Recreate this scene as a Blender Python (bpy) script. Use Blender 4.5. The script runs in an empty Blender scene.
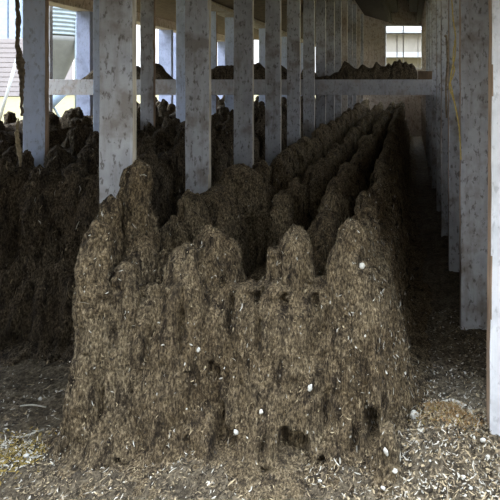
import bpy, bmesh, math, random
import numpy as np
from mathutils import Vector

random.seed(7)
rng = np.random.default_rng(7)
C = bpy.context.scene.collection
F = 500.0            # focal length in pixels of the 500 px frame
VX, VY = 410.0, 84.0 # vanishing point of the barn's long axis
HC = 1.45            # eye height

def PX(x, d):        # world X of pixel column x at depth d
    return (x - VX) * d / F
def PZ(y, d):        # world Z of pixel row y at depth d
    return HC - (y - VY) * d / F

# ------------------------------------------------------------------ noise
def _h(ix, iy, iz, seed):
    n = (ix.astype(np.int64) * 374761393 + iy.astype(np.int64) * 668265263 + iz.astype(np.int64) * 2147483647 + seed * 974634777) & 0xFFFFFFFF
    n = ((n ^ (n >> 13)) * 1274126177) & 0xFFFFFFFF
    n = ((n ^ (n >> 16)) * 2246822519) & 0xFFFFFFFF
    n = n ^ (n >> 15)
    return (n & 0xFFFFFF) / float(0x7FFFFF) - 1.0

def vnoise(x, y, z, seed=0):
    x = np.asarray(x, float) + 1000.37; y = np.asarray(y, float) + 1000.11; z = np.asarray(z, float) + 1000.73
    ix, iy, iz = np.floor(x), np.floor(y), np.floor(z)
    fx, fy, fz = x - ix, y - iy, z - iz
    fx = fx * fx * (3 - 2 * fx); fy = fy * fy * (3 - 2 * fy); fz = fz * fz * (3 - 2 * fz)
    def L(a, b, t): return a + (b - a) * t
    c = lambda i, j, k: _h(ix + i, iy + j, iz + k, seed)
    x00 = L(c(0,0,0), c(1,0,0), fx); x10 = L(c(0,1,0), c(1,1,0), fx)
    x01 = L(c(0,0,1), c(1,0,1), fx); x11 = L(c(0,1,1), c(1,1,1), fx)
    return L(L(x00, x10, fy), L(x01, x11, fy), fz)

def fbm(x, y, z, seed=0, oct=3):
    s = 0; a = 1.0; f = 1.0
    for o in range(oct):
        s = s + a * vnoise(x * f, y * f, z * f, seed + o * 17); a *= .5; f *= 2.03
    return s

# ------------------------------------------------------------------ helpers
def tag(o, label=None, cat=None, group=None, kind=None):
    if label: o['label'] = label
    if cat: o['category'] = cat
    if group: o['group'] = group
    if kind: o['kind'] = kind
    return o

def empty(name, loc):
    o = bpy.data.objects.new(name, None); C.objects.link(o); o.location = loc
    o.empty_display_size = .1
    return o

def link_mesh(name, verts, faces, mat, parent=None, smooth=True, origin=None):
    verts = np.asarray(verts, float)
    if parent is not None:
        origin = np.array(parent.matrix_basis.translation)
        if parent.parent is not None:
            origin = origin + np.array(parent.parent.matrix_basis.translation)
    off = np.zeros(3) if origin is None else np.asarray(origin, float)
    me = bpy.data.meshes.new(name)
    me.from_pydata((verts - off).tolist(), [], [list(f) for f in faces])
    if smooth:
        me.polygons.foreach_set('use_smooth', [True] * len(me.polygons))
    mats = mat if isinstance(mat, (list, tuple)) else [mat]
    for m in mats: me.materials.append(m)
    o = bpy.data.objects.new(name, me); C.objects.link(o)
    if parent is not None: o.parent = parent
    else: o.location = off
    me.update()
    return o

class MB:
    """collects primitive shapes for ONE mesh"""
    def __init__(s): s.v = []; s.f = []
    def add(s, v, f):
        n = len(s.v); s.v += [tuple(p) for p in v]; s.f += [tuple(i + n for i in q) for q in f]; return s
    def box(s, x0, x1, y0, y1, z0, z1):
        v = [(x0,y0,z0),(x1,y0,z0),(x1,y1,z0),(x0,y1,z0),(x0,y0,z1),(x1,y0,z1),(x1,y1,z1),(x0,y1,z1)]
        return s.add(v, [(0,3,2,1),(4,5,6,7),(0,1,5,4),(1,2,6,5),(2,3,7,6),(3,0,4,7)])
    def tube(s, pts, rad, n=8):
        pts = [Vector(p) for p in pts]; rings = []
        if not isinstance(rad, (list, tuple)): rad = [rad] * len(pts)
        v = []; f = []
        for i, p in enumerate(pts):
            t = (pts[min(i+1, len(pts)-1)] - pts[max(i-1, 0)]).normalized()
            a = Vector((1,0,0)) if abs(t.x) < .8 else Vector((0,1,0))
            u = t.cross(a).normalized(); w = t.cross(u)
            for k in range(n):
                an = 2*math.pi*k/n
                v.append(p + (u*math.cos(an) + w*math.sin(an)) * rad[i])
        for i in range(len(pts)-1):
            for k in range(n):
                f.append((i*n+k, i*n+(k+1)%n, (i+1)*n+(k+1)%n, (i+1)*n+k))
        f.append(tuple(range(n))[::-1]); f.append(tuple((len(pts)-1)*n + k for k in range(n)))
        return s.add(v, f)
    def lathe(s, cx, cy, prof, n=48):
        v = []; f = []
        for r, z in prof:
            for k in range(n):
                a = 2*math.pi*k/n; v.append((cx + r*math.cos(a), cy + r*math.sin(a), z))
        for i in range(len(prof)-1):
            for k in range(n):
                f.append((i*n+k, i*n+(k+1)%n, (i+1)*n+(k+1)%n, (i+1)*n+k))
        f.append(tuple(range(n))[::-1]); f.append(tuple((len(prof)-1)*n + k for k in range(n)))
        return s.add(v, f)
    def build(s, name, mat, parent=None, smooth=False, origin=None, bevel=0):
        o = link_mesh(name, s.v, s.f, mat, parent, smooth, origin)
        if bevel:
            bm = bmesh.new(); bm.from_mesh(o.data)
            bmesh.ops.bevel(bm, geom=bm.edges[:], offset=bevel, segments=2, affect='EDGES', profile=.6)
            bm.to_mesh(o.data); bm.free()
        return o

# ------------------------------------------------------------------ materials
def new_mat(name):
    m = bpy.data.materials.new(name); m.use_nodes = True
    nt = m.node_tree; b = nt.nodes['Principled BSDF']
    b.inputs['Roughness'].default_value = .9
    b.inputs['Specular IOR Level'].default_value = .2
    return m, nt, b

def ramp(nt, fac, stops, interp='LINEAR'):
    r = nt.nodes.new('ShaderNodeValToRGB'); r.color_ramp.interpolation = interp
    e = r.color_ramp.elements
    while len(e) < len(stops): e.new(.5)
    for i, (p, c) in enumerate(stops):
        e[i].position = p; e[i].color = (*c, 1) if len(c) == 3 else c
    nt.links.new(fac, r.inputs[0]); return r.outputs[0]

def coords(nt, scale, rand=0):
    tc = nt.nodes.new('ShaderNodeTexCoord'); mp = nt.nodes.new('ShaderNodeMapping')
    mp.inputs['Scale'].default_value = scale
    nt.links.new(tc.outputs['Object'], mp.inputs['Vector'])
    if rand:
        oi = nt.nodes.new('ShaderNodeObjectInfo'); mu = nt.nodes.new('ShaderNodeMath'); mu.operation = 'MULTIPLY'
        mu.inputs[1].default_value = rand
        nt.links.new(oi.outputs['Random'], mu.inputs[0]); nt.links.new(mu.outputs[0], mp.inputs['Location'])
    return mp.outputs[0]

def noise(nt, vec, scale, detail=4, rough=.6):
    n = nt.nodes.new('ShaderNodeTexNoise'); n.inputs['Scale'].default_value = scale
    n.inputs['Detail'].default_value = detail; n.inputs['Roughness'].default_value = rough
    nt.links.new(vec, n.inputs['Vector']); return n.outputs['Fac']

def mix(nt, fac, a, b, mode='MIX'):
    m = nt.nodes.new('ShaderNodeMix'); m.data_type = 'RGBA'; m.blend_type = mode
    if isinstance(fac, (int, float)): m.inputs[0].default_value = fac
    else: nt.links.new(fac, m.inputs[0])
    for i, s in ((6, a), (7, b)):
        if isinstance(s, tuple): m.inputs[i].default_value = (*s, 1)
        else: nt.links.new(s, m.inputs[i])
    return m.outputs[2]

def bump(nt, b, h, strength, dist=.02):
    n = nt.nodes.new('ShaderNodeBump'); n.inputs['Strength'].default_value = strength; n.inputs['Distance'].default_value = dist
    nt.links.new(h, n.inputs['Height']); nt.links.new(n.outputs[0], b.inputs['Normal'])

def manure_mat(name, k=1.0, tint=(1,1,1)):
    m, nt, b = new_mat(name)
    T = lambda c: tuple(min(1, c[i] * k * tint[i]) for i in range(3))
    v1 = coords(nt, (1, 1, .45)); v2 = coords(nt, (1, 1, 1)); v3 = coords(nt, (1, 1, .28))
    fine = noise(nt, v1, 125, 5, .72); mid = noise(nt, v3, 24, 5, .7); big = noise(nt, v2, 3.2, 3, .5)
    c1 = ramp(nt, fine, [(.33, T((.018, .014, .009))), (.45, T((.088, .070, .045))), (.54, T((.185, .152, .103))), (.68, T((.42, .36, .26)))])
    c2 = ramp(nt, mid, [(.37, (.24, .22, .20)), (.48, (.92, .9, .87)), (.68, (1.25, 1.22, 1.17))])
    c3 = ramp(nt, big, [(.35, (.80, .76, .70)), (.62, (1.12, 1.12, 1.1))])
    c = mix(nt, 1.0, c1, c2, 'MULTIPLY'); c = mix(nt, 1.0, c, c3, 'MULTIPLY')
    nt.links.new(c, b.inputs['Base Color'])
    hm = nt.nodes.new('ShaderNodeMath'); hm.operation = 'ADD'
    nt.links.new(fine, hm.inputs[0]); nt.links.new(mid, hm.inputs[1])
    bump(nt, b, hm.outputs[0], 1., .022)
    return m

def paint_mat(name, base=(.50, .52, .56), dirt=(.16, .12, .08), amount=.5, speck=1.0):
    """dirty whitewashed board"""
    m, nt, b = new_mat(name)
    b.inputs['Roughness'].default_value = .75
    v = coords(nt, (1, 1, 1), 37); vs = coords(nt, (1, 1, .12), 37); vm = coords(nt, (1, 1, .5), 53)
    big = noise(nt, v, 5, 4, .6); streak = noise(nt, vs, 26, 4, .6); sp = noise(nt, vm, 38, 5, .65); fine = noise(nt, v, 120, 3, .6)
    c = ramp(nt, big, [(.30, tuple(x * .68 for x in base)), (.55, base), (.75, tuple(min(1, x * 1.15) for x in base))])
    st = ramp(nt, streak, [(.50, (0, 0, 0)), (.75, (amount,) * 3)])
    c = mix(nt, st, c, tuple(.5 * (x + y) for x, y in zip(base, dirt)))
    st2 = ramp(nt, big, [(.50, (0, 0, 0)), (.66, (amount * .75,) * 3)])
    c = mix(nt, st2, c, dirt)
    s = ramp(nt, sp, [(.55, (0, 0, 0)), (.63, (speck * .7,) * 3)])
    c = mix(nt, s, c, (.075, .06, .045))
    nt.links.new(c, b.inputs['Base Color'])
    bump(nt, b, fine, .25, .004)
    return m

def flat_mat(name, col, var=.25, scale=20, rough=.9, stretch=(1,1,1), rand=0):
    m, nt, b = new_mat(name); b.inputs['Roughness'].default_value = rough
    n = noise(nt, coords(nt, stretch, rand), scale, 4, .6)
    c = ramp(nt, n, [(.3, tuple(x * (1 - var) for x in col)), (.7, tuple(min(1, x * (1 + var)) for x in col))])
    nt.links.new(c, b.inputs['Base Color']); bump(nt, b, n, .3, .01)
    return m

M = {}
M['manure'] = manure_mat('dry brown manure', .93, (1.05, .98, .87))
M['manure_shaded'] = manure_mat('shaded dark manure', .64, (1, .95, .92))  # darker copy of the manure, with the shade put into its colour
M['paint'] = paint_mat('dirty whitewash', (.43, .43, .44), (.16, .13, .10), amount=1.0)
M['paint_blue'] = paint_mat('bluish whitewash', (.58, .65, .80), amount=.25, speck=.5)
M['paint_outer'] = paint_mat('blue tinted whitewash', (.38, .43, .60), amount=.15, speck=.3)
M['paint_clean'] = paint_mat('bright whitewash', (.74, .74, .75), amount=.2, speck=.35)
M['paint_brown'] = paint_mat('stained whitewash', (.52, .45, .38), (.17, .11, .07), .7)
M['beam'] = paint_mat('dusty beam paint', (.42, .41, .41), (.20, .14, .09), .7, .5)
M['edge'] = flat_mat('bare brown board edge', (.30, .21, .14), .4, 30, stretch=(1, 1, .2))
M['edge_pale'] = flat_mat('pale worn board edge', (.44, .39, .31), .35, 30, stretch=(1, 1, .2))
M['darkwood'] = flat_mat('very dark wood', (.035, .027, .021), .5, 12)  # very dark brown with random mottling
M['brownwood'] = flat_mat('brown old wood', (.12, .082, .052), .5, 14, stretch=(1, 1, .2))
M['pale'] = flat_mat('pale feather', (.40, .37, .30), .3, 60)
M['white'] = flat_mat('white shell', (.50, .475, .41), .12, 40)
M['straw'] = flat_mat('straw', (.30, .235, .14), .35, 60)
M['dark'] = flat_mat('dark crumb', (.030, .023, .015), .3, 60)
M['mid'] = flat_mat('brown chaff', (.17, .13, .08), .35, 60)
M['gold'] = flat_mat('golden chaff', (.22, .155, .04), .45, 45)
M['bluewall'] = flat_mat('pale blue sheet wall', (.27, .32, .39), .1, 2)
M['greywall'] = flat_mat('grey blocker wall', (.42, .42, .42), .2, 3)  # only on the added wall behind the camera, neutral for its bounced light
M['twine'] = flat_mat('yellow twine', (.48, .36, .12), .25, 80)
M['cord'] = flat_mat('grimy cord', (.17, .13, .085), .5, 40)
M['grass'] = flat_mat('dry yellow grass', (.115, .098, .042), .35, 3)
M['zinc'] = flat_mat('galvanised steel', (.17, .195, .205), .12, 6, .6)
M['olive'] = flat_mat('dull grey green steel', (.11, .108, .098), .1, 4, .6)
M['bluesteel'] = flat_mat('blue grey steel', (.12, .15, .19), .1, 4, .6)
M['house'] = flat_mat('pale pinkish siding', (.235, .205, .20), .08, 2)
M['houseroof'] = flat_mat('white sheet roof', (.3, .3, .3), .08, 2)
M['cream'] = flat_mat('cream barn siding', (.22, .195, .155), .08, 2)

def ground_mat():
    m, nt, b = new_mat('litter strewn earth')
    v = coords(nt, (1, 1, 1))
    fine = noise(nt, v, 70, 6, .75); mid = noise(nt, v, 14, 4, .6); big = noise(nt, v, 2.5, 3, .5)
    c1 = ramp(nt, fine, [(.3, (.03, .024, .015)), (.45, (.095, .077, .05)), (.58, (.18, .15, .10)), (.72, (.32, .28, .21))])
    c2 = ramp(nt, mid, [(.32, (.5, .48, .46)), (.6, (1.1, 1.08, 1.05))])
    c3 = ramp(nt, big, [(.4, (.85, .82, .8)), (.65, (1.12, 1.12, 1.15))])
    c = mix(nt, 1.0, c1, c2, 'MULTIPLY'); c = mix(nt, 1.0, c, c3, 'MULTIPLY')
    nt.links.new(c, b.inputs['Base Color'])
    bump(nt, b, fine, .9, .02)
    return m
M['ground'] = ground_mat()

# ------------------------------------------------------------------ ground
def ground_h(x, y):
    h = .018 * fbm(x * 3, y * 3, x * 0, 5, 3) + .012 * fbm(x * 16, y * 16, x * 0, 9, 3)
    h = h + .006 * fbm(x * 60, y * 60, x * 0, 11, 2)
    # low bank of spilled litter on the right of the ridge and against its foot
    h = h + .085 * np.exp(-(((x - .10) / .16) ** 2 + ((y - 2.02) / .22) ** 2))
    h = h + .05 * np.exp(-(((x + 1.62) / .22) ** 2 + ((y - 1.95) / .16) ** 2))
    h = h + .035 * np.exp(-((y - 1.86) / .10) ** 2) * (x > -1.5) * (x < .05)
    return h

def grid(name, xs, ys, mat, hf=None, z=0, **kw):
    gx, gy = np.meshgrid(xs, ys)
    gz = hf(gx, gy) if hf else np.zeros_like(gx)
    v = np.stack([gx.ravel(), gy.ravel(), gz.ravel() + z], 1)
    n = len(xs)
    f = [(j*n+i, j*n+i+1, (j+1)*n+i+1, (j+1)*n+i) for j in range(len(ys)-1) for i in range(n-1)]
    return link_mesh(name, v, f, mat, None, True)

xs = np.concatenate([np.linspace(-6, -2.0, 60), np.arange(-1.98, .62, .012), np.linspace(.63, 1.6, 20)])
ys = np.concatenate([np.linspace(-1.5, 1.45, 30), np.arange(1.46, 2.6, .012), np.linspace(2.62, 14.6, 170)])
tag(grid('floor', xs, ys, M['ground'], ground_h), kind='structure')
tag(grid('ground', np.linspace(-110, 60, 70), np.linspace(-20, 150, 70), M['grass'],
         lambda x, y: .04 * fbm(x * .4, y * .4, x * 0, 3, 3), z=-.07), kind='structure')

# ------------------------------------------------------------------ manure shapes
def crevice(X, Y, Z):
    """the dark slit behind the small spike at the right foot of the front face"""
    return Y + .17 * np.exp(-((X + .143 + .10 * (Z - .13)) / .020) ** 4 - ((Z - .135) / .062) ** 4) * (Y < 2.02)

def column(cx, cy, z0, z1, rb, rt, d, seed, ex=1., ey=1., lx=0., ly=0., lob=.2, tip=1.0):
    """a stalagmite of droppings: rounded tip, fluted sides, spreading foot"""
    res = min(.07, max(.0085, .0042 * d))
    H = z1 - z0
    nh = max(9, int(1.15 * H / res)); na = int(min(110, max(12, 2 * math.pi * (rt + .35 * (rb - rt)) * max(ex, ey) / res)))
    s = np.linspace(0, 1, nh + 1)[1:]
    h = H * s ** 1.35
    r = (rt + (rb - rt) * (h / H) ** .92) * (1 - np.exp(-h / (rt * .75 * tip))) ** .62
    a = np.linspace(0, 2 * math.pi, na, endpoint=False)
    A, R = np.meshgrid(a, r); _, Hh = np.meshgrid(a, h)
    Z = z1 - Hh
    ca, sa = np.cos(A), np.sin(A)
    wob = fbm(ca * 1.3, sa * 1.3, Z * 2.2 + seed, seed, 3) * lob
    R2 = R * (1 + wob)
    X = R2 * ca * ex; Y = R2 * sa * ey
    gro = fbm((cx + X) * 24, (cy + Y) * 24, Z * 5.0, seed + 3, 2) * .018
    gro = gro - .10 * np.minimum(1, R2 / .13) ** 2 * np.maximum(0, fbm((cx + X) * 16, (cy + Y) * 16, Z * 2.6, seed + 21, 2) - .5)
    fin = fbm((cx + X) * 62, (cy + Y) * 62, Z * 30, seed + 5, 2) * (.0085 if d < 2.3 else .012)
    if d > 2.3: gro = gro + .026 * fbm((cx + X) * 9, (cy + Y) * 7, Z * 9, seed + 31, 3)
    k = np.minimum(1, Hh / (rt * .5))
    X = X + (gro + fin) * ca * k; Y = Y + (gro + fin) * sa * k
    Z = Z + .012 * fbm((cx + X) * 40, (cy + Y) * 40, Z * 40, seed + 8, 2) * np.minimum(1, Z / .1 + .2)
    q = np.clip((Z - z0) / H, 0, 1) ** 1.6
    X = cx + X + lx * q + .02 * vnoise(Z * 4, Z * 0, Z * 0, seed); Y = cy + Y + ly * q
    if d < 2.3 and seed != 140: Y = crevice(X, Y, Z)
    v = np.stack([X.ravel(), Y.ravel(), Z.ravel()], 1)
    v = np.vstack([[cx + lx, cy + ly, z1 + .004], v])
    f = [(0, 1 + k2, 1 + (k2 + 1) % na) for k2 in range(na)]
    for i in range(nh - 1):
        b0 = 1 + i * na
        for k2 in range(na):
            k3 = (k2 + 1) % na
            f.append((b0 + k2, b0 + na + k2, b0 + na + k3, b0 + k3))
    return v, f

def ridge_body(x0, x1, y0, y1, ztop, seed, foot=.07, inset=.10, rc=.12, fine=.0105, hz=None):
    """long heap: rounded-rectangle footprint, steep walls, lumpy top"""
    # perimeter points (outer), outward normals and local spacing
    P = []; N = []
    def seg(p, q, n):
        p = np.array(p, float); q = np.array(q, float); L = np.linalg.norm(q - p); s = 0
        while s < L - 1e-4:
            pt = p + (q - p) * s / L
            P.append(pt); N.append(n); s += min(.16, max(fine, .0048 * max(pt[1], 1.5)))
    def arc(c, a0, a1):
        n = max(3, int(abs(a1 - a0) * rc / fine)) if c[1] < 4 else 4
        for a in np.linspace(a0, a1, n, endpoint=False):
            P.append(np.array(c) + rc * np.array((math.cos(a), math.sin(a)))); N.append(np.array((math.cos(a), math.sin(a))))
    h = math.pi / 2
    seg((x0 + rc, y0), (x1 - rc, y0), np.array((0, -1.))); arc((x1 - rc, y0 + rc), -h, 0)
    seg((x1, y0 + rc), (x1, y1 - rc), np.array((1., 0))); arc((x1 - rc, y1 - rc), 0, h)
    seg((x1 - rc, y1), (x0 + rc, y1), np.array((0, 1.))); arc((x0 + rc, y1 - rc), h, 2 * h)
    seg((x0, y1 - rc), (x0, y0 + rc), np.array((-1., 0))); arc((x0 + rc, y0 + rc), 2 * h, 3 * h)
    P = np.array(P); N = np.array(N); n = len(P)
    nz = int(ztop / fine / 1.05)
    V = []
    for i in range(nz + 1):
        t = i / nz; z = ztop * t
        ins = -foot * (1 - t) ** 5 - .10 * max(0, 1 - z / .07) ** 2 + inset * t ** 1.2 + (.05 * max(0, (t - .86) / .14) ** 2)
        Q = P - N * ins
        D = fbm(Q[:, 0] * 4.5, Q[:, 1] * 4.5, np.full(n, z * 1.6), seed, 3) * .036
        D += fbm(Q[:, 0] * 24, Q[:, 1] * 24, np.full(n, z * 5), seed + 2, 2) * .020
        D += fbm(Q[:, 0] * 60, Q[:, 1] * 60, np.full(n, z * 28), seed + 4, 2) * .0095
        D -= .17 * np.maximum(0, fbm(Q[:, 0] * 17, Q[:, 1] * 17, np.full(n, z * 2.6), seed + 9, 2) - .46)
        Q = Q + N * D[:, None]
        if x1 > -.5: Q[:, 1] = crevice(Q[:, 0], Q[:, 1], z)
        zz = z + (.010 * fbm(Q[:, 0] * 40, Q[:, 1] * 40, np.full(n, z * 40), seed + 6, 2) if i else -.02)
        V.append(np.column_stack([Q, np.full(n, 1.) * zz]))
    half = (x1 - x0) / 2 - inset - .08
    cxm = (x0 + x1) / 2
    rings = 26
    base = P - N * (inset + .05)
    for i in range(1, rings + 1):
        t = i / rings
        Q = base.copy()
        Q[:, 0] = cxm + (Q[:, 0] - cxm) * (1 - t)
        ym = np.clip(Q[:, 1], y0 + .25 + half * t, y1 - .25 - half * t); Q[:, 1] = Q[:, 1] + (ym - Q[:, 1]) * t
        dip = .30 if x1 > -.5 else .1
        z = ztop - dip * np.clip((t * half - .10) / .12, 0, 1) + fbm(Q[:, 0] * 6, Q[:, 1] * 6, Q[:, 0] * 0, seed + 7, 3) * .05
        z = z + fbm(Q[:, 0] * 35, Q[:, 1] * 35, Q[:, 0] * 0, seed + 8, 2) * .012
        V.append(np.column_stack([Q, z]))
    m = len(V); V = np.vstack(V)
    f = []
    for i in range(m - 1):
        for k in range(n):
            k2 = (k + 1) % n
            f.append((i*n+k, i*n+k2, (i+1)*n+k2, (i+1)*n+k))
    return V, f

ridge_parts = []     # meshes that carry stuck-on feathers

# ---- the big ridge in front
ridge = empty('manure_ridge', (-.68, 5.9, 0))
tag(ridge, 'large brown manure ridge filling the centre foreground, its broad front face topped by blunt spikes', 'manure heap')
v, f = ridge_body(-1.345, -.04, 1.90, 13.7, .63, 21, foot=.06, inset=.09)
ridge_parts.append(link_mesh('heap_body', v, f, M['manure'], ridge))

def peak(root, x, d, z, rb, rt, seed, mat, z0=.0, keep=True, **kw):
    v, f = column(x, d, z0, z, rb, rt, d, seed, **kw)
    o = link_mesh('peak', v, f, mat, root)
    if keep: ridge_parts.append(o)
    return o

def ppx(px, py, d): return PX(px, d), d, PZ(py, d)
front = [  # pixel tip, depth, foot radius, tip radius, options
    (95, 221, 1.985, .115, .05, dict(ex=.95, lob=.06)),
    (112, 195, 2.13, .10, .042, dict(lob=.06)),
    (139, 160, 2.24, .145, .045, dict(lob=.10)),
    (166, 250, 2.2, .14, .05, {}),
    (185, 244, 2.04, .19, .05, dict(ex=1.15)),
    (212, 225, 2.15, .21, .055, dict(ex=1.15)),
    (291, 224, 2.09, .15, .042, dict(ex=1.1, lob=.12)),
    (274, 248, 2.08, .12, .035, {}),
    (351, 220, 2.07, .145, .05, dict(ex=1.05, lob=.12)),
    (365, 262, 2.02, .12, .055, {}),
    (126, 262, 2.02, .12, .05, {}),
    (140, 235, 2.14, .13, .05, {}),
    (172, 216, 2.45, .15, .05, {}),
]
for i, (px, py, d, rb, rt, kw) in enumerate(front):
    x, dd, z = ppx(px, py, d)
    peak(ridge, x, dd, z, rb, rt, 100 + i, M['manure'], **kw)
# the small separate spike leaning on the foot at the right
x, dd, z = ppx(388, 423, 1.83); peak(ridge, x, 1.83, z, .062, .020, 140, M['manure'], lob=.1)
# crests running back along the ridge
crest = [(-.235, .79, 2.34, .135, 31), (-.475, .79, 2.8, .14, 32), (-.775, .76, 3.05, .14, 33), (-1.14, .88, 2.62, .18, 34)]
named = {33: [(282, 190, 3.05), (297, 177, 3.45)], 34: [(190, 190, 2.62), (240, 164, 3.3)]}
for cx, cz, d, rb, sd in crest:
    r = random.Random(sd); k = 0
    for (px, py, dd) in named.get(sd, []):
        x, d2, z = ppx(px, py, dd); peak(ridge, x, d2, z, rb * (1.2 if sd == 34 else .8), .05 if sd == 33 else (.085 if px == 240 else .042), sd * 50 + 40 + k, M['manure'], ey=1.25, ex=1.45 if px == 240 else 1.0); k += 1
    while d < 13.4:
        z = cz + (r.uniform(-.025, .025) if sd == 31 else r.uniform(-.05, .045)) + max(0, d - 4) * .024
        if sd == 34: z += -.05
        skip = any(abs(d - dd) < .22 for (_, _, dd) in named.get(sd, []))
        st = ((.15 + .034 * d) if sd == 31 else (.19 + .038 * d)) * r.uniform(.8, 1.2)
        if not skip:
            peak(ridge, cx + r.uniform(-.03, .03), d, z, rb * r.uniform(.9, 1.15), r.uniform(.045, .07), sd * 50 + k, M['manure'], ey=(1.5 + .11 * d))
        d += st; k += 1

# ---- ridges further left
def left_ridge(label, x0, x1, y0, y1, ztop, crests, zr, sd, mat, gap):
    root = empty('manure_ridge', ((x0 + x1) / 2, (y0 + y1) / 2, 0))
    tag(root, label, 'manure heap')
    v, f = ridge_body(x0, x1, y0, y1, ztop, sd, fine=.02)
    ridge_parts.append(link_mesh('heap_body', v, f, mat, root))
    r = random.Random(sd); k = 0
    for cx in crests:
        d = y0 + r.uniform(.10, .22)
        while d < y1 - .2:
            z = zr[0] + r.uniform(0, zr[1] - zr[0]) + .012 * (d - y0)
            peak(root, cx + r.uniform(-.06, .06), d, z, r.uniform(.10, .135), r.uniform(.036, .055), sd * 100 + k, mat, ey=1.1 + .05 * (d - 2), keep=d < 5)
            d += (gap + .10 * (d - 1.9)) * r.uniform(.8, 1.25); k += 1
    return root
left1 = left_ridge('dark spiky manure ridge in the shade left of the front ridge, behind the nearest post', -3.0, -1.50, 2.70, 13.5, .93, (-1.62, -1.79, -1.97, -2.15, -2.33, -2.51, -2.69, -2.87), (.97, 1.10), 61, M['manure_shaded'], .17)
left2 = left_ridge('farthest left manure ridge with knobbly tops against the bright yard', -4.7, -3.35, 3.9, 13.2, 1.0, (-3.47, -3.66, -3.85, -4.04, -4.23, -4.42, -4.58), (1.06, 1.16), 62, M['manure_shaded'], .22)

# ------------------------------------------------------------------ posts
def post(x, y, w, t, z1, label, group=None, mat='paint', z0=-.03, lean=0., edge=True, seed=0):
    """a planed board stood on edge to the aisle; worn arrises"""
    r = random.Random(seed + int(x * 100) + int(y * 1000))
    nz = 26
    v = []; f = []
    prof = [(-1, -1), (1, -1), (1, 1), (-1, 1)]
    c = min(.006, t * .2)
    ring = [(-w/2 + c, -t/2), (w/2 - c, -t/2), (w/2, -t/2 + c), (w/2, t/2 - c), (w/2 - c, t/2), (-w/2 + c, t/2), (-w/2, t/2 - c), (-w/2, -t/2 + c)]
    for i in range(nz + 1):
        z = z0 + (z1 - z0) * i / nz
        dx = lean * (z - 0) + r.uniform(-.0015, .0015)
        for (a, b) in ring:
            v.append((x + a + dx + r.uniform(-.0012, .0012), y + b + r.uniform(-.001, .001), z))
    n = 8
    for i in range(nz):
        for k in range(n):
            f.append((i*n+k, i*n+(k+1) % n, (i+1)*n+(k+1) % n, (i+1)*n+k))
    f.append(tuple(range(n))[::-1]); f.append(tuple(nz*n + k for k in range(n)))
    o = link_mesh('wooden_post', v, f, [M[mat], M['edge_pale' if abs(x - AX) < .01 else 'edge']], None, False, origin=(x, y, 0))
    if edge:
        for p in o.data.polygons:
            if abs(p.normal.x) > .8: p.material_index = 1
    return tag(o, label, 'post', group)

A0, AS, AX, AW = 2.30, .871, -1.343, .151
ordn = ['nearest and widest', 'second', 'third', 'fourth', 'fifth', 'sixth', 'seventh', 'eighth']
for n in range(14):
    d = A0 + AS * n
    if n == 0: lab = 'nearest and widest whitewashed board post, rising behind the leftmost spikes of the front ridge'
    elif n < 8: lab = '%s whitewashed board post of the row along the left crest of the front ridge' % ordn[n]
    else: lab = 'far whitewashed board post in the tight row left of the end window'
    post(AX, d, AW, .045, 3.35, lab, 'post row left of the centre aisle' if n >= 8 else 'posts along the front ridge', 'paint' if n < 7 else 'paint_brown' if n % 3 == 0 else 'paint')

brow = [(36, 3.48, .153), (103, 4.15, .14), (148, 4.96, .13), (183, 5.73, .14), (212, 6.98, .13), (230, 7.6, .14), (263, 9.1, .14), (284, 10.7, .14), (302, 12.3, .14)]
blab = ['wide whitewashed post at far left with a brown right edge, beside the hanging rope',
        'bluish post half hidden behind the left side of the nearest post',
        'narrow speckled post between the nearest and second posts, in front of the cross beam',
        'thin bluish post peeking out left of the second post',
        'pale post behind the beam just right of the second post',
        'pale post behind the beam just left of the third post',
        'pale post behind the beam between the third and fourth posts',
        'pale post behind the beam between the fourth and fifth posts',
        'pale post behind the beam between the fifth and sixth posts']
for i, (px, d, w) in enumerate(brow):
    post(PX(px, d), d, w, .05, 2.46, blab[i], 'posts of the second row', 'paint' if i == 2 else 'paint_blue')

crow = [(85, 7.54, .21), (166, 10.1, .26), (174.5, 10.9, .12), (222, 12.9, .2)]
clab = ['broad bluish outer post right of the grain silo',
        'broad bluish outer post right of the narrow speckled post',
        'slim bluish outer post close to the left of the second post',
        'far outer post seen between the second and third posts']
for i, (px, d, w) in enumerate(crow):
    post(PX(px, d), d, w, .09, 2.65, clab[i], 'outer wall posts', 'paint_outer', edge=False)
post(PX(49.5, 7.2), 7.2, .06, .06, 2.65, 'thin pale jamb between the wide left post and the silo', 'outer wall posts', 'paint', edge=False)

rrow = [(488, 2.083, .17, .10, 'bright white post at the right edge of the picture', 'paint_clean', .006),
        (460, 3.0, .175, .09, 'broad mottled grey post on the right, behind the white edge post', 'paint', 0),
        (448.5, 3.9, .16, .09, 'third post of the right hand row, with yellow twine hanging on its face', 'paint', 0),
        (441, 4.8, .15, .09, 'fourth post of the right hand row', 'paint', 0),
        (436.5, 5.7, .15, .05, 'fifth post of the right hand row, just before the cross beam end', 'paint', 0)]
for px, d, w, t, lab, mt, ln in rrow:
    post(PX(px, d) + w / 2, d, w, t, 3.35, lab, 'posts of the right row', mt, lean=ln)
for k in range(8):
    d = 7.0 + k * .87
    post(.305 + .075, d, .15, .05, 3.35, 'far post of the right row beyond the cross beam', 'far posts of the right row', 'paint_brown' if k > 3 else 'paint')

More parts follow.
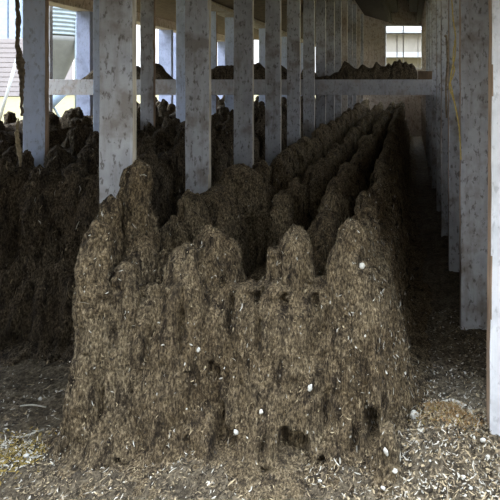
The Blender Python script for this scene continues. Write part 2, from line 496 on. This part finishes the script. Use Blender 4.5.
# ------------------------------------------------------------------ cross beam with droppings on it
BY = 6.74
beam = empty('cross_beam', (-2.2, BY, PZ(95, BY)))
tag(beam, 'long horizontal dusty board crossing the barn at eye level behind the posts', 'beam')
mb = MB(); mb.box(PX(46, BY), .30, BY - .02, BY + .02, PZ(95, BY), PZ(79.5, BY)); mb.build('face_board', M['beam'], beam, bevel=.005)
mb = MB(); mb.box(PX(46, BY), .30, BY + .02, BY + .30, PZ(82, BY), PZ(79.7, BY)); mb.build('ledge', M['brownwood'], beam, bevel=.004)
mb = MB(); mb.box(PX(418, BY), .30, BY + .0, BY + .05, PZ(79.5, BY), PZ(71, BY)); tag(mb.build('wood_block', M['brownwood'], None, bevel=.004, origin=(PX(424, BY), BY, PZ(79, BY))), 'small brown wood block on the right end of the cross beam', 'block')

def beam_heap(pts, label, seed, px0, px1):
    """droppings piled on the ledge: profile of (pixel x, pixel y) tips"""
    n = int((px1 - px0) * 1.6) + 4; m = 14
    xs_ = np.linspace(px0, px1, n)
    prof = np.interp(xs_, [p[0] for p in pts], [p[1] for p in pts])
    X = PX(xs_, BY)
    top = PZ(prof, BY); zb = PZ(79.6, BY)
    top = top + .02 * fbm(X * 14, X * 0, X * 0, seed, 2) * (top - zb > .03)
    v = []; f = []
    for i in range(n):
        for j in range(m + 1):
            t = j / m; a = math.pi * t
            y = BY + .14 - .135 * math.cos(a)
            z = zb + max(.006, top[i] - zb) * math.sin(a) ** .65
            v.append((X[i], y, z))
    v = np.array(v)
    e = fbm(v[:, 0] * 24, v[:, 1] * 24, v[:, 2] * 12, seed + 1, 3) * .012 * (v[:, 2] > zb + .02)
    v[:, 1] += e; v[:, 2] += e
    for i in range(n - 1):
        for j in range(m):
            f.append((i*(m+1)+j, (i+1)*(m+1)+j, (i+1)*(m+1)+j+1, i*(m+1)+j+1))
    f.append(tuple(range(m + 1))); f.append(tuple((n-1)*(m+1) + j for j in range(m + 1))[::-1])
    o = link_mesh('manure_clump', v, f, M['manure_shaded'], None, True, origin=(float(X.mean()), BY + .14, zb))
    return tag(o, label, 'manure', 'droppings piled on the cross beam')
beam_heap([(80, 79), (86, 72), (91, 68), (97, 66), (104, 70), (108, 79)], 'small dark clump of droppings on the beam, left of the nearest post', 71, 80, 108)
beam_heap([(118, 79), (125, 70), (132, 66), (137, 70), (142, 76), (146, 79)], 'dark clump of droppings on the beam, right of the nearest post', 72, 118, 146)
beam_heap([(146, 66), (153, 62), (158, 70), (163, 77), (166, 79)], 'clump of droppings on the beam, right of the narrow speckled post', 73, 146, 166)
beam_heap([(200, 79), (208, 70), (216, 65), (222, 64), (228, 66), (234, 68), (240, 66), (250, 64), (256, 63), (262, 68), (266, 72), (272, 74), (278, 64), (283, 68), (290, 77), (294, 79)], 'long dark clump of droppings on the beam between the second and fifth posts', 74, 200, 294)
beam_heap([(298, 79), (303, 65), (307, 63), (312, 72), (317, 78), (322, 77), (332, 74), (337, 72), (343, 61), (347, 63), (353, 68), (357, 69), (362, 64), (368, 67), (372, 66), (376, 63), (381, 67), (385, 66), (388, 62), (391, 65), (394, 61), (397, 63), (400, 60), (403, 63), (406, 60), (409, 64), (412, 62), (415, 66), (417.5, 72)], 'longest dark clump of droppings on the beam, ragged top below the end window', 75, 298, 417.5)

# ------------------------------------------------------------------ overhead: cages, rails, roof
def cage_row(label, prof, y0, y1, trough, mat='darkwood'):
    """hen cages hung overhead: closed floor tray and a feed trough, seen from below"""
    root = empty('hen_cage_row', (prof[0][0], (y0 + y1) / 2, prof[0][1])); tag(root, label, 'cages')
    n = len(prof); v = [(x, y0, z) for x, z in prof] + [(x, y1, z) for x, z in prof]
    f = [(i, (i + 1) % n, n + (i + 1) % n, n + i) for i in range(n)] + [tuple(range(n))[::-1], tuple(range(n, 2 * n))]
    link_mesh('cage_floor', v, f, M[mat], root, False)
    mb = MB(); x0, x1, z0, z1 = trough; mb.box(x0, x1, y0, y1, z0, z1); mb.build('feed_trough', M[mat], root, bevel=.006)
    top = max(z for _, z in prof)
    if top < 3.7:
        for y in (y0 + .4, (y0 + y1) / 2, y1 - .4):
            for x in (x0, x1) if False else (min(p[0] for p in prof) + .1, max(p[0] for p in prof) - .1):
                mb = MB(); mb.box(x - .012, x + .012, y - .012, y + .012, top, 3.87); mb.build('hanger', M['brownwood'], root)
    return root
cage_row('dark hen cage row hung high on the left of the centre aisle', [(-1.26, 3.36), (-.60, 3.16), (-.52, 3.16), (-.52, 3.42), (-.34, 3.44), (-.34, 3.855), (-1.26, 3.855)], 3.2, 13.85, (-.58, -.50, 3.14, 3.24))
cage_row('dark hen cage row hung high on the right of the centre aisle', [(.20, 3.16), (.30, 3.16), (.30, 3.855), (-.02, 3.855), (-.02, 3.46), (.20, 3.42)], 3.2, 13.85, (.17, .25, 3.14, 3.24))
cage_row('low brown hen cage row overhead between the first and second post rows', [(-2.5, 2.50), (-1.43, 2.46), (-1.43, 2.9), (-2.5, 2.9)], 2.6, 13.6, (-1.55, -1.43, 2.40, 2.5), 'brownwood')
cage_row('brown hen cage row overhead between the second and outer post rows', [(-4.6, 2.66), (-3.0, 2.62), (-3.0, 3.0), (-4.6, 3.0)], 2.6, 13.6, (-3.12, -3.0, 2.58, 2.66), 'brownwood')
def rail(x0, x1, y0, y1, z0, z1, label, mat):
    mb = MB(); mb.box(x0, x1, y0, y1, z0, z1)
    return tag(mb.build('top_rail', M[mat], None, bevel=.006, origin=((x0+x1)/2, (y0+y1)/2, z0)), label, 'beam')
rail(-2.82, -2.52, 2.6, 13.6, 2.46, 2.62, 'stained brown rail along the tops of the second post row', 'paint_brown')
rail(-5.02, -4.75, 3.2, 13.6, 2.54, 2.74, 'brown eave rail along the tops of the outer posts', 'paint_brown')

mb = MB(); mb.box(-5.6, 1.6, 2.1, 14.2, 3.86, 3.95); tag(mb.build('ceiling', M['darkwood']), kind='structure')
mb = MB(); mb.box(-5.6, 1.6, 1.60, 1.64, 1.76, 3.95); mb.box(-5.6, 1.6, 1.64, 2.1, 3.86, 3.95); tag(mb.build('blocker_eave_1', M['brownwood']), kind='structure')  # unseen low eave added to keep sky light off the deeper floor
mb = MB(); mb.box(.66, .72, 2.3, 14.0, -.05, 1.45); mb.box(.66, .72, 2.3, 14.0, 2.65, 3.86); mb.box(.66, .72, 2.3, 3.4, 1.45, 2.65); tag(mb.build('wall_right', M['paint_brown']), kind='structure')  # unseen wall added to keep light out, its gap cut to let some in
mb = MB(); mb.box(.72, 2.5, 2.3, 14.0, 2.68, 2.74); tag(mb.build('blocker_eave_2', M['darkwood']), kind='structure')  # unseen overhang added to cut high sky light at the side gap
# end wall round the window
EY = 14.0
wx0, wx1, wz0, wz1 = PX(385, EY), PX(422.5, EY), 1.86, PZ(25, EY)
mb = MB()
def boards(x0, x1, z0, z1):
    x = x0
    while x < x1 - .01:
        w = min(.17, x1 - x); mb.box(x + .004, x + w - .004, EY, EY + .04, z0, z1); x += .17
boards(-1.5, wx0, -.03, 3.9); boards(wx1, .7, -.03, 3.9); boards(wx0, wx1, -.03, wz0); boards(wx0, wx1, wz1, 3.9); boards(-5.0, -1.5, 2.7, 3.9)
mb.box(-5, -1.5, EY + .04, EY + .06, 2.7, 3.9); mb.box(-1.5, wx0, EY + .04, EY + .06, -.03, 3.9); mb.box(wx1, .7, EY + .04, EY + .06, -.03, 3.9)
mb.box(wx0, wx1, EY + .04, EY + .06, -.03, wz0); mb.box(wx0, wx1, EY + .04, EY + .06, wz1, 3.9)
tag(mb.build('wall_back', M['paint_brown']), kind='structure')
win = empty('window_1', ((wx0 + wx1) / 2, EY, wz0)); tag(win, kind='structure')
mb = MB(); t = .03
mb.box(wx0, wx0 + t, EY - .02, EY + .07, wz0, wz1).box(wx1 - t, wx1, EY - .02, EY + .07, wz0, wz1)
mb.box(wx0, wx1, EY - .02, EY + .07, wz1 - t, wz1).box(wx0, wx1, EY - .02, EY + .07, wz0, wz0 + t)
mb.build('window_frame', M['paint_clean'], win)
mb = MB(); zb = PZ(33.5, EY); mb.box(wx0, wx1, EY + .0, EY + .04, zb - .016, zb + .016)
xm = PX(403.3, EY); mb.box(xm - .014, xm + .014, EY, EY + .04, wz0, wz1); xm = PX(397, EY); mb.box(xm - .012, xm + .012, EY, EY + .04, wz0, zb)
xm = PX(418, EY); mb.box(xm - .01, xm + .01, EY, EY + .04, wz0, zb)
mb.build('window_bars', M['beam'], win)

# ------------------------------------------------------------------ hanging things
def strand(name, pts, rad, mat, label, cat, group=None, n=7, sub=8, jit=.0):
    P = [Vector(p) for p in pts]; out = []; R = []
    for i in range(len(P) - 1):
        p0 = P[max(i-1, 0)]; p1 = P[i]; p2 = P[i+1]; p3 = P[min(i+2, len(P)-1)]
        for k in range(sub):
            t = k / sub
            q = .5 * ((2*p1) + (p2 - p0)*t + (2*p0 - 5*p1 + 4*p2 - p3)*t*t + (3*p1 - p0 - 3*p2 + p3)*t**3)
            out.append(q + Vector((random.uniform(-jit, jit), random.uniform(-jit, jit), 0)))
            r0 = rad[i] if isinstance(rad, list) else rad; r1 = rad[i+1] if isinstance(rad, list) else rad
            R.append((r0 + (r1 - r0) * t) * random.uniform(.85, 1.15))
    out.append(P[-1]); R.append(R[-1])
    mb = MB(); mb.tube(out, R, n)
    return tag(mb.build(name, mat, None, True, origin=tuple(P[0])), label, cat, group)
d = 3.3
strand('dirty_rope', [(PX(x, d), d, PZ(y, d)) for x, y in [(17, -40), (17.5, 0), (18.5, 22), (17.5, 40), (19.5, 55), (20.5, 64), (22, 75), (21.5, 95), (22, 116)]],
       [.012, .012, .015, .011, .018, .026, .018, .010, .008], M['cord'], 'grimy brown rope hanging with clotted dirt at the far left', 'rope', jit=.003)
d = 3.0
strand('dry_stalk', [(PX(x, d), d - .03, PZ(y, d)) for x, y in [(22, 118), (21, 132), (22.5, 146), (24, 156), (24, 166)]],
       [.003, .010, .013, .010, .005], M['straw'], 'tan strip of dry stalk dangling in front of the left spikes', 'stalk', jit=.002)
d = 2.93
for i, (pts, lab) in enumerate([
    ([(451.5, -20), (452, 0), (453, 18), (455.5, 36), (455, 55), (452, 70), (450.5, 82), (454, 100), (458, 120), (460, 140), (461, 160)], 'long yellow twine hanging down the third right post'),
    ([(455, 40), (453, 58), (454, 72), (449.5, 84), (451, 92), (455, 104), (457, 116)], 'shorter yellow twine looping beside the long one'),
    ([(445, 36), (446.5, 38), (447.5, 60), (446, 90), (446.5, 118)], 'thin brown twine hanging left of the yellow ones')]):
    strand('hanging_twine', [(PX(x, 2.93 if i < 2 else 3.8), (2.93 if i < 2 else 3.8) + .005 * math.sin(k * 2), PZ(y, 2.93 if i < 2 else 3.8)) for k, (x, y) in enumerate(pts)],
           .0045 if i < 2 else .009, M['twine'] if i < 2 else M['cord'], lab, 'twine', None, 6, 8, .0015)

# ------------------------------------------------------------------ the yard outside
SD = 20.0
silo = empty('grain_silo', (PX(57, SD), SD, 0)); tag(silo, 'corrugated grain silo with a dull conical hopper in the yard at left', 'silo')
sx = PX(57, SD); r = 21 * SD / F
prof = []
z = PZ(36, SD)
while z < PZ(-70, SD):
    for k in range(6):
        prof.append((r + .022 * math.sin(k / 6 * 2 * math.pi), z + k * .027))
    z += .162
mb = MB(); mb.lathe(sx, SD, prof, 64); mb.build('bin_wall', M['zinc'], silo, True)
mb = MB(); mb.lathe(sx, SD, [(.16, PZ(88, SD)), (.18, PZ(84, SD)), (r * .62, PZ(62, SD)), (r * .97, PZ(42, SD)), (r * 1.01, PZ(37, SD))], 64); mb.build('hopper_cone', M['olive'], silo, True)
mb = MB(); mb.tube([(sx + r, SD - .1, PZ(20, SD)), (sx + r, SD - .1, -.1)], .06); mb.build('leg', M['zinc'], silo, True)
mb = MB(); mb.tube([(sx - r, SD - .1, PZ(20, SD)), (sx - r, SD - .1, -.1)], .06); mb.build('leg', M['zinc'], silo, True)
mb = MB(); mb.tube([(sx + .1, SD - r, PZ(90, SD)), (sx + .85, SD - r, -.1)], .045); mb.build('brace', M['zinc'], silo, True)
mb = MB(); mb.tube([(sx + .95, SD - r - .2, PZ(92, SD)), (sx - .1, SD - r - .2, PZ(118, SD))], .16, 12); mb.build('auger_tube', M['bluesteel'], silo, True)

hd = 60.0
house = empty('farm_building', (PX(-40, hd), hd, 0)); tag(house, 'pale pinkish farm building across the yard at the left edge', 'building')
mb = MB(); x0, x1 = PX(-60, hd), PX(22, hd)
z = 0
while z < PZ(40, hd): mb.box(x0, x1, hd, hd + 9, z, z + .50); mb.box(x0, x1, hd + .08, hd + 9, z + .50, z + .58); z += .58
mb.build('wall', M['house'], house)
mb = MB(); xx = x0
while xx < x1 - .1: mb.box(xx, xx + 1.4, hd + .05, hd + 9, PZ(41, hd), PZ(-50, hd)); mb.box(xx + 1.4, xx + 1.65, hd + .3, hd + 9, PZ(41, hd), PZ(-50, hd)); xx += 1.65
mb.build('upper_wall', M['bluewall'], house)
mb = MB(); mb.box(x0 - .4, x1 + .4, hd - .5, hd + 9.4, PZ(-50, hd), PZ(-50, hd) + .3); mb.build('roof', M['houseroof'], house)
mb = MB(); mb.tube([(PX(19.5, 16), 16, PZ(50, 16)), (PX(-4, 16), 16, -.08)], .045, 10)
tag(mb.build('yard_pipe', M['houseroof'], None, True, origin=(PX(-4, 16), 16, -.07)), 'slanted white pipe standing in the yard at far left', 'pipe')
bd = 40.0
barn = empty('farm_building', (PX(404, bd), bd, 0)); tag(barn, 'cream farm building glimpsed through the end window', 'building')
mb = MB(); mb.box(PX(330, bd), PX(480, bd), bd, bd + 8, -.1, PZ(34, bd)); mb.build('wall', M['cream'], barn)
mb = MB(); mb.box(PX(330, bd) - .3, PX(480, bd) + .3, bd - .6, bd + 8.3, PZ(34, bd), PZ(34, bd) + .25); mb.build('roof', M['houseroof'], barn)
mb = MB(); mb.box(PX(330, bd), PX(480, bd), bd - 1.2, bd - .02, PZ(58, bd), PZ(53, bd)); mb.build('canopy', M['houseroof'], barn)

# ------------------------------------------------------------------ flecks of feather, straw and chaff
def fleck_mesh(P, N, L, W, vertical, mats_p, name, mats, parent=None, lift=.003, along=None):
    n = len(P)
    up = np.array([0, 0, 1.])
    rnd = rng.normal(size=(n, 3))
    t = rnd * (1 - vertical)[:, None] * .9 + up * vertical[:, None] * 1.6
    t = t - N * (t * N).sum(1)[:, None]; t /= np.linalg.norm(t, axis=1)[:, None] + 1e-9
    b = np.cross(N, t)
    lf = lift + rng.random(n) * lift * 2
    cen = P + N * lf[:, None]
    curl = rng.normal(size=n) * .25
    V = np.zeros((n, 6, 3))
    for k, (s, w) in enumerate(((-1, .45), (0, 1.), (1, .35))):
        c = cen + t * (L * s / 2)[:, None] + b * (L * curl * (s * s - .5) * .5)[:, None] + N * (L * .12 * (s * s) * rng.random(n))[:, None]
        V[:, k * 2] = c - b * (W * w / 2)[:, None]; V[:, k * 2 + 1] = c + b * (W * w / 2)[:, None]
    V = V.reshape(-1, 3)
    F_ = []
    for i in range(n):
        o = 6 * i; F_ += [(o, o + 1, o + 3, o + 2), (o + 2, o + 3, o + 5, o + 4)]
    ob = link_mesh(name, V, F_, mats, parent, False)
    mi = rng.choice(len(mats), size=n, p=mats_p).repeat(2).astype(np.int32)
    ob.data.polygons.foreach_set('material_index', mi)
    return ob

bpy.context.view_layer.update()
CE = []; NO = []; AR = []
for o in ridge_parts:
    me = o.data; n = len(me.polygons)
    c = np.zeros(n * 3); nn = np.zeros(n * 3); a = np.zeros(n)
    me.polygons.foreach_get('center', c); me.polygons.foreach_get('normal', nn); me.polygons.foreach_get('area', a)
    org = np.array(o.matrix_world.translation)
    CE.append(c.reshape(-1, 3) + org); NO.append(nn.reshape(-1, 3)); AR.append(a)
CE = np.vstack(CE); NO = np.vstack(NO); AR = np.concatenate(AR)
view = np.array([0, 0, HC]) - CE; view /= np.linalg.norm(view, axis=1)[:, None]
ok = ((NO * view).sum(1) > .05) & (CE[:, 2] > .01) & (CE[:, 1] < 9)
main = ok & (CE[:, 0] > -1.5)
def sample(mask, count, fall):
    w = AR * mask / np.maximum(CE[:, 1], 1.5) ** fall
    i = rng.choice(len(CE), size=count, p=w / w.sum())
    nb = NO[i]; bl = rng.normal(size=nb.shape) * .25; nb = nb + bl; nb /= np.linalg.norm(nb, axis=1)[:, None]
    return CE[i] + rng.normal(size=(count, 3)) * .003, nb
fm = [M['pale'], M['straw'], M['dark'], M['mid']]
P, N = sample(main, 24000, 2.0)
n = len(P)
o = fleck_mesh(P, N, np.exp(rng.normal(-4.65, .45, n)), np.exp(rng.normal(-5.75, .35, n)), rng.random(n) * .9, [.11, .22, .33, .34], 'chaff_flecks', fm, ridge)
tag(o, 'pale feather bits and straw stuck over the front ridge', kind='stuff')
P, N = sample(ok & (CE[:, 0] > -.3) & (NO[:, 0] > .55), 900, 2.0)
n = len(P)
tag(fleck_mesh(P, N, np.exp(rng.normal(-4.1, .4, n)), np.exp(rng.normal(-5.2, .35, n)), rng.random(n) * .9, [.85, .15, 0, 0], 'feather_flecks', fm, ridge), 'whitish feather bits caught on the right flank', kind='stuff')
for root_, lo, hi, cnt in ((left1, -3.2, -1.45, 3000), (left2, -5, -3.2, 700)):
    P, N = sample(ok & (CE[:, 0] < hi) & (CE[:, 0] > lo), cnt, 1.5)
    n = len(P)
    o = fleck_mesh(P, N, np.exp(rng.normal(-3.9, .45, n)), np.exp(rng.normal(-5.5, .35, n)), rng.random(n) * .6 + .4, [.10, .30, .3, .3], 'chaff_flecks', fm, root_)
    tag(o, kind='stuff')

n = 20000
gx = rng.uniform(-2.3, .75, n); gy = 1.5 + rng.random(n) ** 1.4 * 1.7
ins = (gx > -1.36) & (gx < -.02) & (gy > 1.9)
ins |= (gx < -.12) & (rng.random(len(gx)) < .62)
ins |= (gy < 1.66) & (gx < -1.6) | (gx > .64)
gx, gy = gx[~ins], gy[~ins]; n = len(gx)
P = np.stack([gx, gy, ground_h(gx, gy)], 1); N = np.tile([0, 0, 1.], (n, 1)) + rng.normal(size=(n, 3)) * .3; N /= np.linalg.norm(N, axis=1)[:, None]
o = fleck_mesh(P, N, np.exp(rng.normal(-4.4, .5, n)), np.exp(rng.normal(-5.4, .4, n)), np.zeros(n), [.32, .26, .2, .22], 'floor_litter', fm, None, .005)
tag(o, 'pale feathers, straw and chaff strewn over the floor round the front ridge', 'litter', kind='stuff')
n = 9000
gx = rng.uniform(-1.42, .0, n); gy = 1.62 + rng.random(n) ** 1.5 * .55
P = np.stack([gx, gy, ground_h(gx, gy) + .002], 1); N = np.tile([0, -.2, 1.], (n, 1)) + rng.normal(size=(n, 3)) * .4; N /= np.linalg.norm(N, axis=1)[:, None]
tag(fleck_mesh(P, N, np.exp(rng.normal(-4.5, .45, n)), np.exp(rng.normal(-5.7, .35, n)), np.zeros(n), [.03, .10, .47, .40], 'chaff_litter', fm, None, .003), 'brown crumbled chaff on the floor in front of the big ridge', 'chaff', kind='stuff')
# golden chaff patches
def patch(cx, cy, sx_, sy_, n, label, mats, p):
    gx = cx + rng.normal(size=n) * sx_; gy = cy + rng.normal(size=n) * sy_
    P = np.stack([gx, gy, ground_h(gx, gy) + rng.random(n) * .012], 1); N = np.tile([0, -.3, 1.], (n, 1)) + rng.normal(size=(n, 3)) * .4; N /= np.linalg.norm(N, axis=1)[:, None]
    o = fleck_mesh(P, N, np.exp(rng.normal(-4.5, .5, n)), np.exp(rng.normal(-5.6, .35, n)), np.zeros(n), p, 'chaff_patch', mats, None, .004)
    return tag(o, label, 'chaff', kind='stuff')
patch(PX(14, 1.9), 1.905, .06, .05, 1900, 'golden yellow chaff patch on the floor at lower left', [M['gold'], M['pale'], M['dark']], [.55, .25, .2])
M['rust'] = flat_mat('rusty brown straw', (.20, .12, .05), .4, 60)
patch(PX(449, 2.08), 2.09, .06, .05, 1700, 'rusty brown straw patch on the floor right of the ridge', [M['rust'], M['straw'], M['mid'], M['gold']], [.45, .2, .25, .1])
n = 2600
gx = rng.uniform(-.10, .42, n); gy = rng.uniform(1.68, 2.22, n)
P = np.stack([gx, gy, ground_h(gx, gy) + rng.random(n) * .008], 1); N = np.tile([0, -.2, 1.], (n, 1)) + rng.normal(size=(n, 3)) * .45; N /= np.linalg.norm(N, axis=1)[:, None]
tag(fleck_mesh(P, N, np.exp(rng.normal(-4.35, .5, n)), np.exp(rng.normal(-5.5, .45, n)), np.zeros(n), [.16, .22, .27, .35], 'straw_litter', fm, None, .004), 'coarse pale straw and feathers on the floor between the ridge and the white post', 'straw', kind='stuff')

# countable white bits: shell fragments and feathers
def chip(px, py, d, size, label, name='shell_fragment', cat='shell', elong=1.0, z=None, mat='white', group='white fragments in the litter'):
    s = size * .8 * d / F
    x = PX(px, d); zc = PZ(py, d) if z is None else z
    bm = bmesh.new(); bmesh.ops.create_icosphere(bm, subdivisions=3, radius=1)
    sd = int(px * 7 + py * 13)
    rx = random.Random(sd); a = rx.uniform(-.6, .6)
    for q in bm.verts:
        p = np.array(q.co); k = 1 + .28 * float(fbm(p[0] * 1.6, p[1] * 1.6, p[2] * 1.6, sd, 3))
        p = p * k; p[0] *= .5 * s; p[2] *= .5 * s * elong; p[1] *= .22 * s + .002
        p[0], p[2] = p[0] * math.cos(a) - p[2] * math.sin(a), p[0] * math.sin(a) + p[2] * math.cos(a)
        p[1] += (p[0] ** 2) * 6
        q.co = p
    me = bpy.data.meshes.new(name); bm.to_mesh(me); bm.free(); me.materials.append(M[mat])
    me.polygons.foreach_set('use_smooth', [True] * len(me.polygons))
    o = bpy.data.objects.new(name, me); C.objects.link(o); o.location = (x, d, zc)
    return tag(o, label, cat, group)

bpy.context.view_layer.update()
deps = bpy.context.evaluated_depsgraph_get()
def hit(px, py):
    """depth where the eye ray through a pixel meets the ridge or floor"""
    dr = Vector(((px - VX) / F, 1, -(py - VY) / F)).normalized()
    okh, loc, nor, idx, ob, mt = bpy.context.scene.ray_cast(deps, Vector((0, .2, HC)) - Vector((0, 0, 0)) + dr * .0, dr)
    return loc, nor, okh
def place_chip(px, py, size, label, **kw):
    # solve along the true eye ray from the camera at the origin
    dr = Vector(((px - VX) / F, 1, -(py - VY) / F))
    okh, loc, nor, idx, ob, mt = bpy.context.scene.ray_cast(deps, Vector((0, 0, HC)) + dr * .3, dr.normalized())
    return chip(px, py, loc.y - .006, size, label, **kw)
chips = [
    (415, 417, 12, 'large white shell fragment lying at the right foot of the front ridge', 1.3),
    (310, 388, 6, 'diamond shaped white fragment stuck on the right half of the front face', 1.5),
    (198, 350, 5, 'whitish fragment stuck high on the left half of the front face', 1.2),
    (261, 412, 4.5, 'small white speck low in the middle of the front face', 1.3),
    (236, 432, 5, 'bluish white flake low on the front face left of the middle', 1.4),
    (362, 266, 7, 'white fragment on the shoulder of the right front spike', 1.1),
    (386, 452, 5, 'thin white flake on the small spike at the ridge foot', 2.2),
    (395, 471, 6, 'round white lump on the floor just right of the ridge foot', 1.0),
    (383, 488, 6, 'flat white lump at the bottom edge right of the ridge', .6),
    (478, 429, 4, 'upper white bit of the cluster by the white post', 1.0),
    (483, 440, 6, 'biggest white bit of the cluster by the white post', 1.0),
    (474, 438, 4, 'left white bit of the cluster by the white post', 1.0),
    (488, 457, 5, 'white bit below the cluster by the white post', 1.0),
    (463, 477, 6, 'white bit on the floor at the lower right', .8),
    (471, 488, 5, 'white bit at the bottom edge near the right corner', .8),
    (430, 461, 3, 'tiny white bit between the ridge foot and the straw patch', 1.0),
    (457, 416, 3.5, 'tiny white bit on top of the brown straw patch', 1.0),
    (5, 448, 7, 'round white lump on the golden chaff at the left edge', 1.0),
    (26, 456, 7, 'pale flake on the golden chaff patch', .8),
    (40, 399, 5, 'grey white lump on the dark floor left of the ridge', 1.0),
    (455, 425, 3, 'small white bit among the brown straw', .8),
    (320, 481, 5, 'pale flake at the bottom of the front ridge', .7),
]
for px, py, s, lab, el in chips:
    place_chip(px, py, s, lab, elong=el)
# curved pale strip and stalks on the right
def on_floor(px, py):
    dr = Vector(((px - VX) / F, 1, -(py - VY) / F)); t = HC / -dr.z
    p = Vector((0, 0, HC)) + dr * t
    p.z = float(ground_h(np.array([p.x]), np.array([p.y]))[0]) + .012
    # re-solve on the raised surface
    t = (HC - p.z) / -dr.z; p2 = Vector((0, 0, HC)) + dr * t
    return tuple(p2)
strand('dry_stalk', [on_floor(*p) for p in [(441, 402), (451, 401), (461, 405), (469, 411), (474, 419)]], [.004, .010, .013, .011, .005], M['pale'], 'thick curved pale stalk arching over the brown straw patch', 'stalk', jit=.001)
strand('dry_stalk', [on_floor(*p) for p in [(405, 441), (414, 439), (424, 443)]], [.003, .006, .002], M['straw'], 'short straw stalk lying at the right foot of the front ridge', 'stalk')
strand('dry_stalk', [on_floor(*p) for p in [(4, 436), (20, 437), (34, 433), (44, 429)]], [.003, .004, .004, .002], M['pale'], 'long thin pale stalk on the floor left of the ridge', 'stalk')
strand('dry_stalk', [on_floor(*p) for p in [(20, 406), (32, 405), (46, 407)]], [.003, .004, .002], M['pale'], 'pale stalk on the dark floor at left, farther in', 'stalk')

# ------------------------------------------------------------------ unseen walls added to block light, behind the viewer and at the front
mb = MB(); mb.box(-9, 8, -3.2, -3.0, -.1, 9.0); tag(mb.build('sky_blocker_wall', M['greywall']), kind='structure')  # made-up tall wall that hides the low sky
mb = MB(); mb.box(-5.6, -1.68, 1.60, 1.64, -.1, 1.8); mb.box(.72, 1.6, 1.60, 1.64, -.1, 1.8); tag(mb.build('front_light_blocker', M['brownwood']), kind='structure')  # added panels out of view that shade the left ridge

# ------------------------------------------------------------------ light
SKY_LOW, SKY_HIGH = 1.8, 18.0
w = bpy.data.worlds.new('sky'); bpy.context.scene.world = w; w.use_nodes = True
nt = w.node_tree; bg = nt.nodes['Background']
tc = nt.nodes.new('ShaderNodeTexCoord'); sep = nt.nodes.new('ShaderNodeSeparateXYZ'); nt.links.new(tc.outputs['Generated'], sep.inputs[0])
col = ramp(nt, sep.outputs['Z'], [(0.0, (.92, .94, .97)), (.12, (.80, .89, 1.0)), (.6, (.62, .78, 1.0)), (1.0, (.60, .75, 1.0))])
cn = noise(nt, tc.outputs['Generated'], 3.5, 5, .55)
cl = ramp(nt, cn, [(.42, (0, 0, 0)), (.62, (.85, .85, .85))])
nt.links.new(mix(nt, cl, col, (1., 1., 1.)), bg.inputs['Color'])
st = nt.nodes.new('ShaderNodeMapRange'); st.inputs['From Min'].default_value = .2; st.inputs['From Max'].default_value = .9
st.inputs['To Min'].default_value = SKY_LOW; st.inputs['To Max'].default_value = SKY_HIGH
nt.links.new(sep.outputs['Z'], st.inputs['Value']); nt.links.new(st.outputs[0], bg.inputs['Strength'])
sun = bpy.data.lights.new('sun', 'SUN'); sun.energy = 2.4; sun.angle = .02; sun.color = (1, .95, .86)
so = bpy.data.objects.new('sun', sun); C.objects.link(so)
so.rotation_euler = Vector((-.55, .42, .72)).to_track_quat('Z', 'Y').to_euler()

# ------------------------------------------------------------------ camera
cam = bpy.data.cameras.new('camera'); co = bpy.data.objects.new('camera', cam); C.objects.link(co)
co.location = (0, 0, HC); co.rotation_euler = (math.pi / 2, 0, 0)
cam.sensor_fit = 'HORIZONTAL'; cam.sensor_width = 36; cam.lens = 36 * F / 500
cam.shift_x = -(VX - 250) / 500; cam.shift_y = -(250 - VY) / 500
cam.clip_start = .05; cam.clip_end = 300
sc = bpy.context.scene; sc.camera = co
sc.view_settings.view_transform = 'Standard'; sc.view_settings.look = 'None'
sc.view_settings.exposure = 0; sc.view_settings.gamma = 1
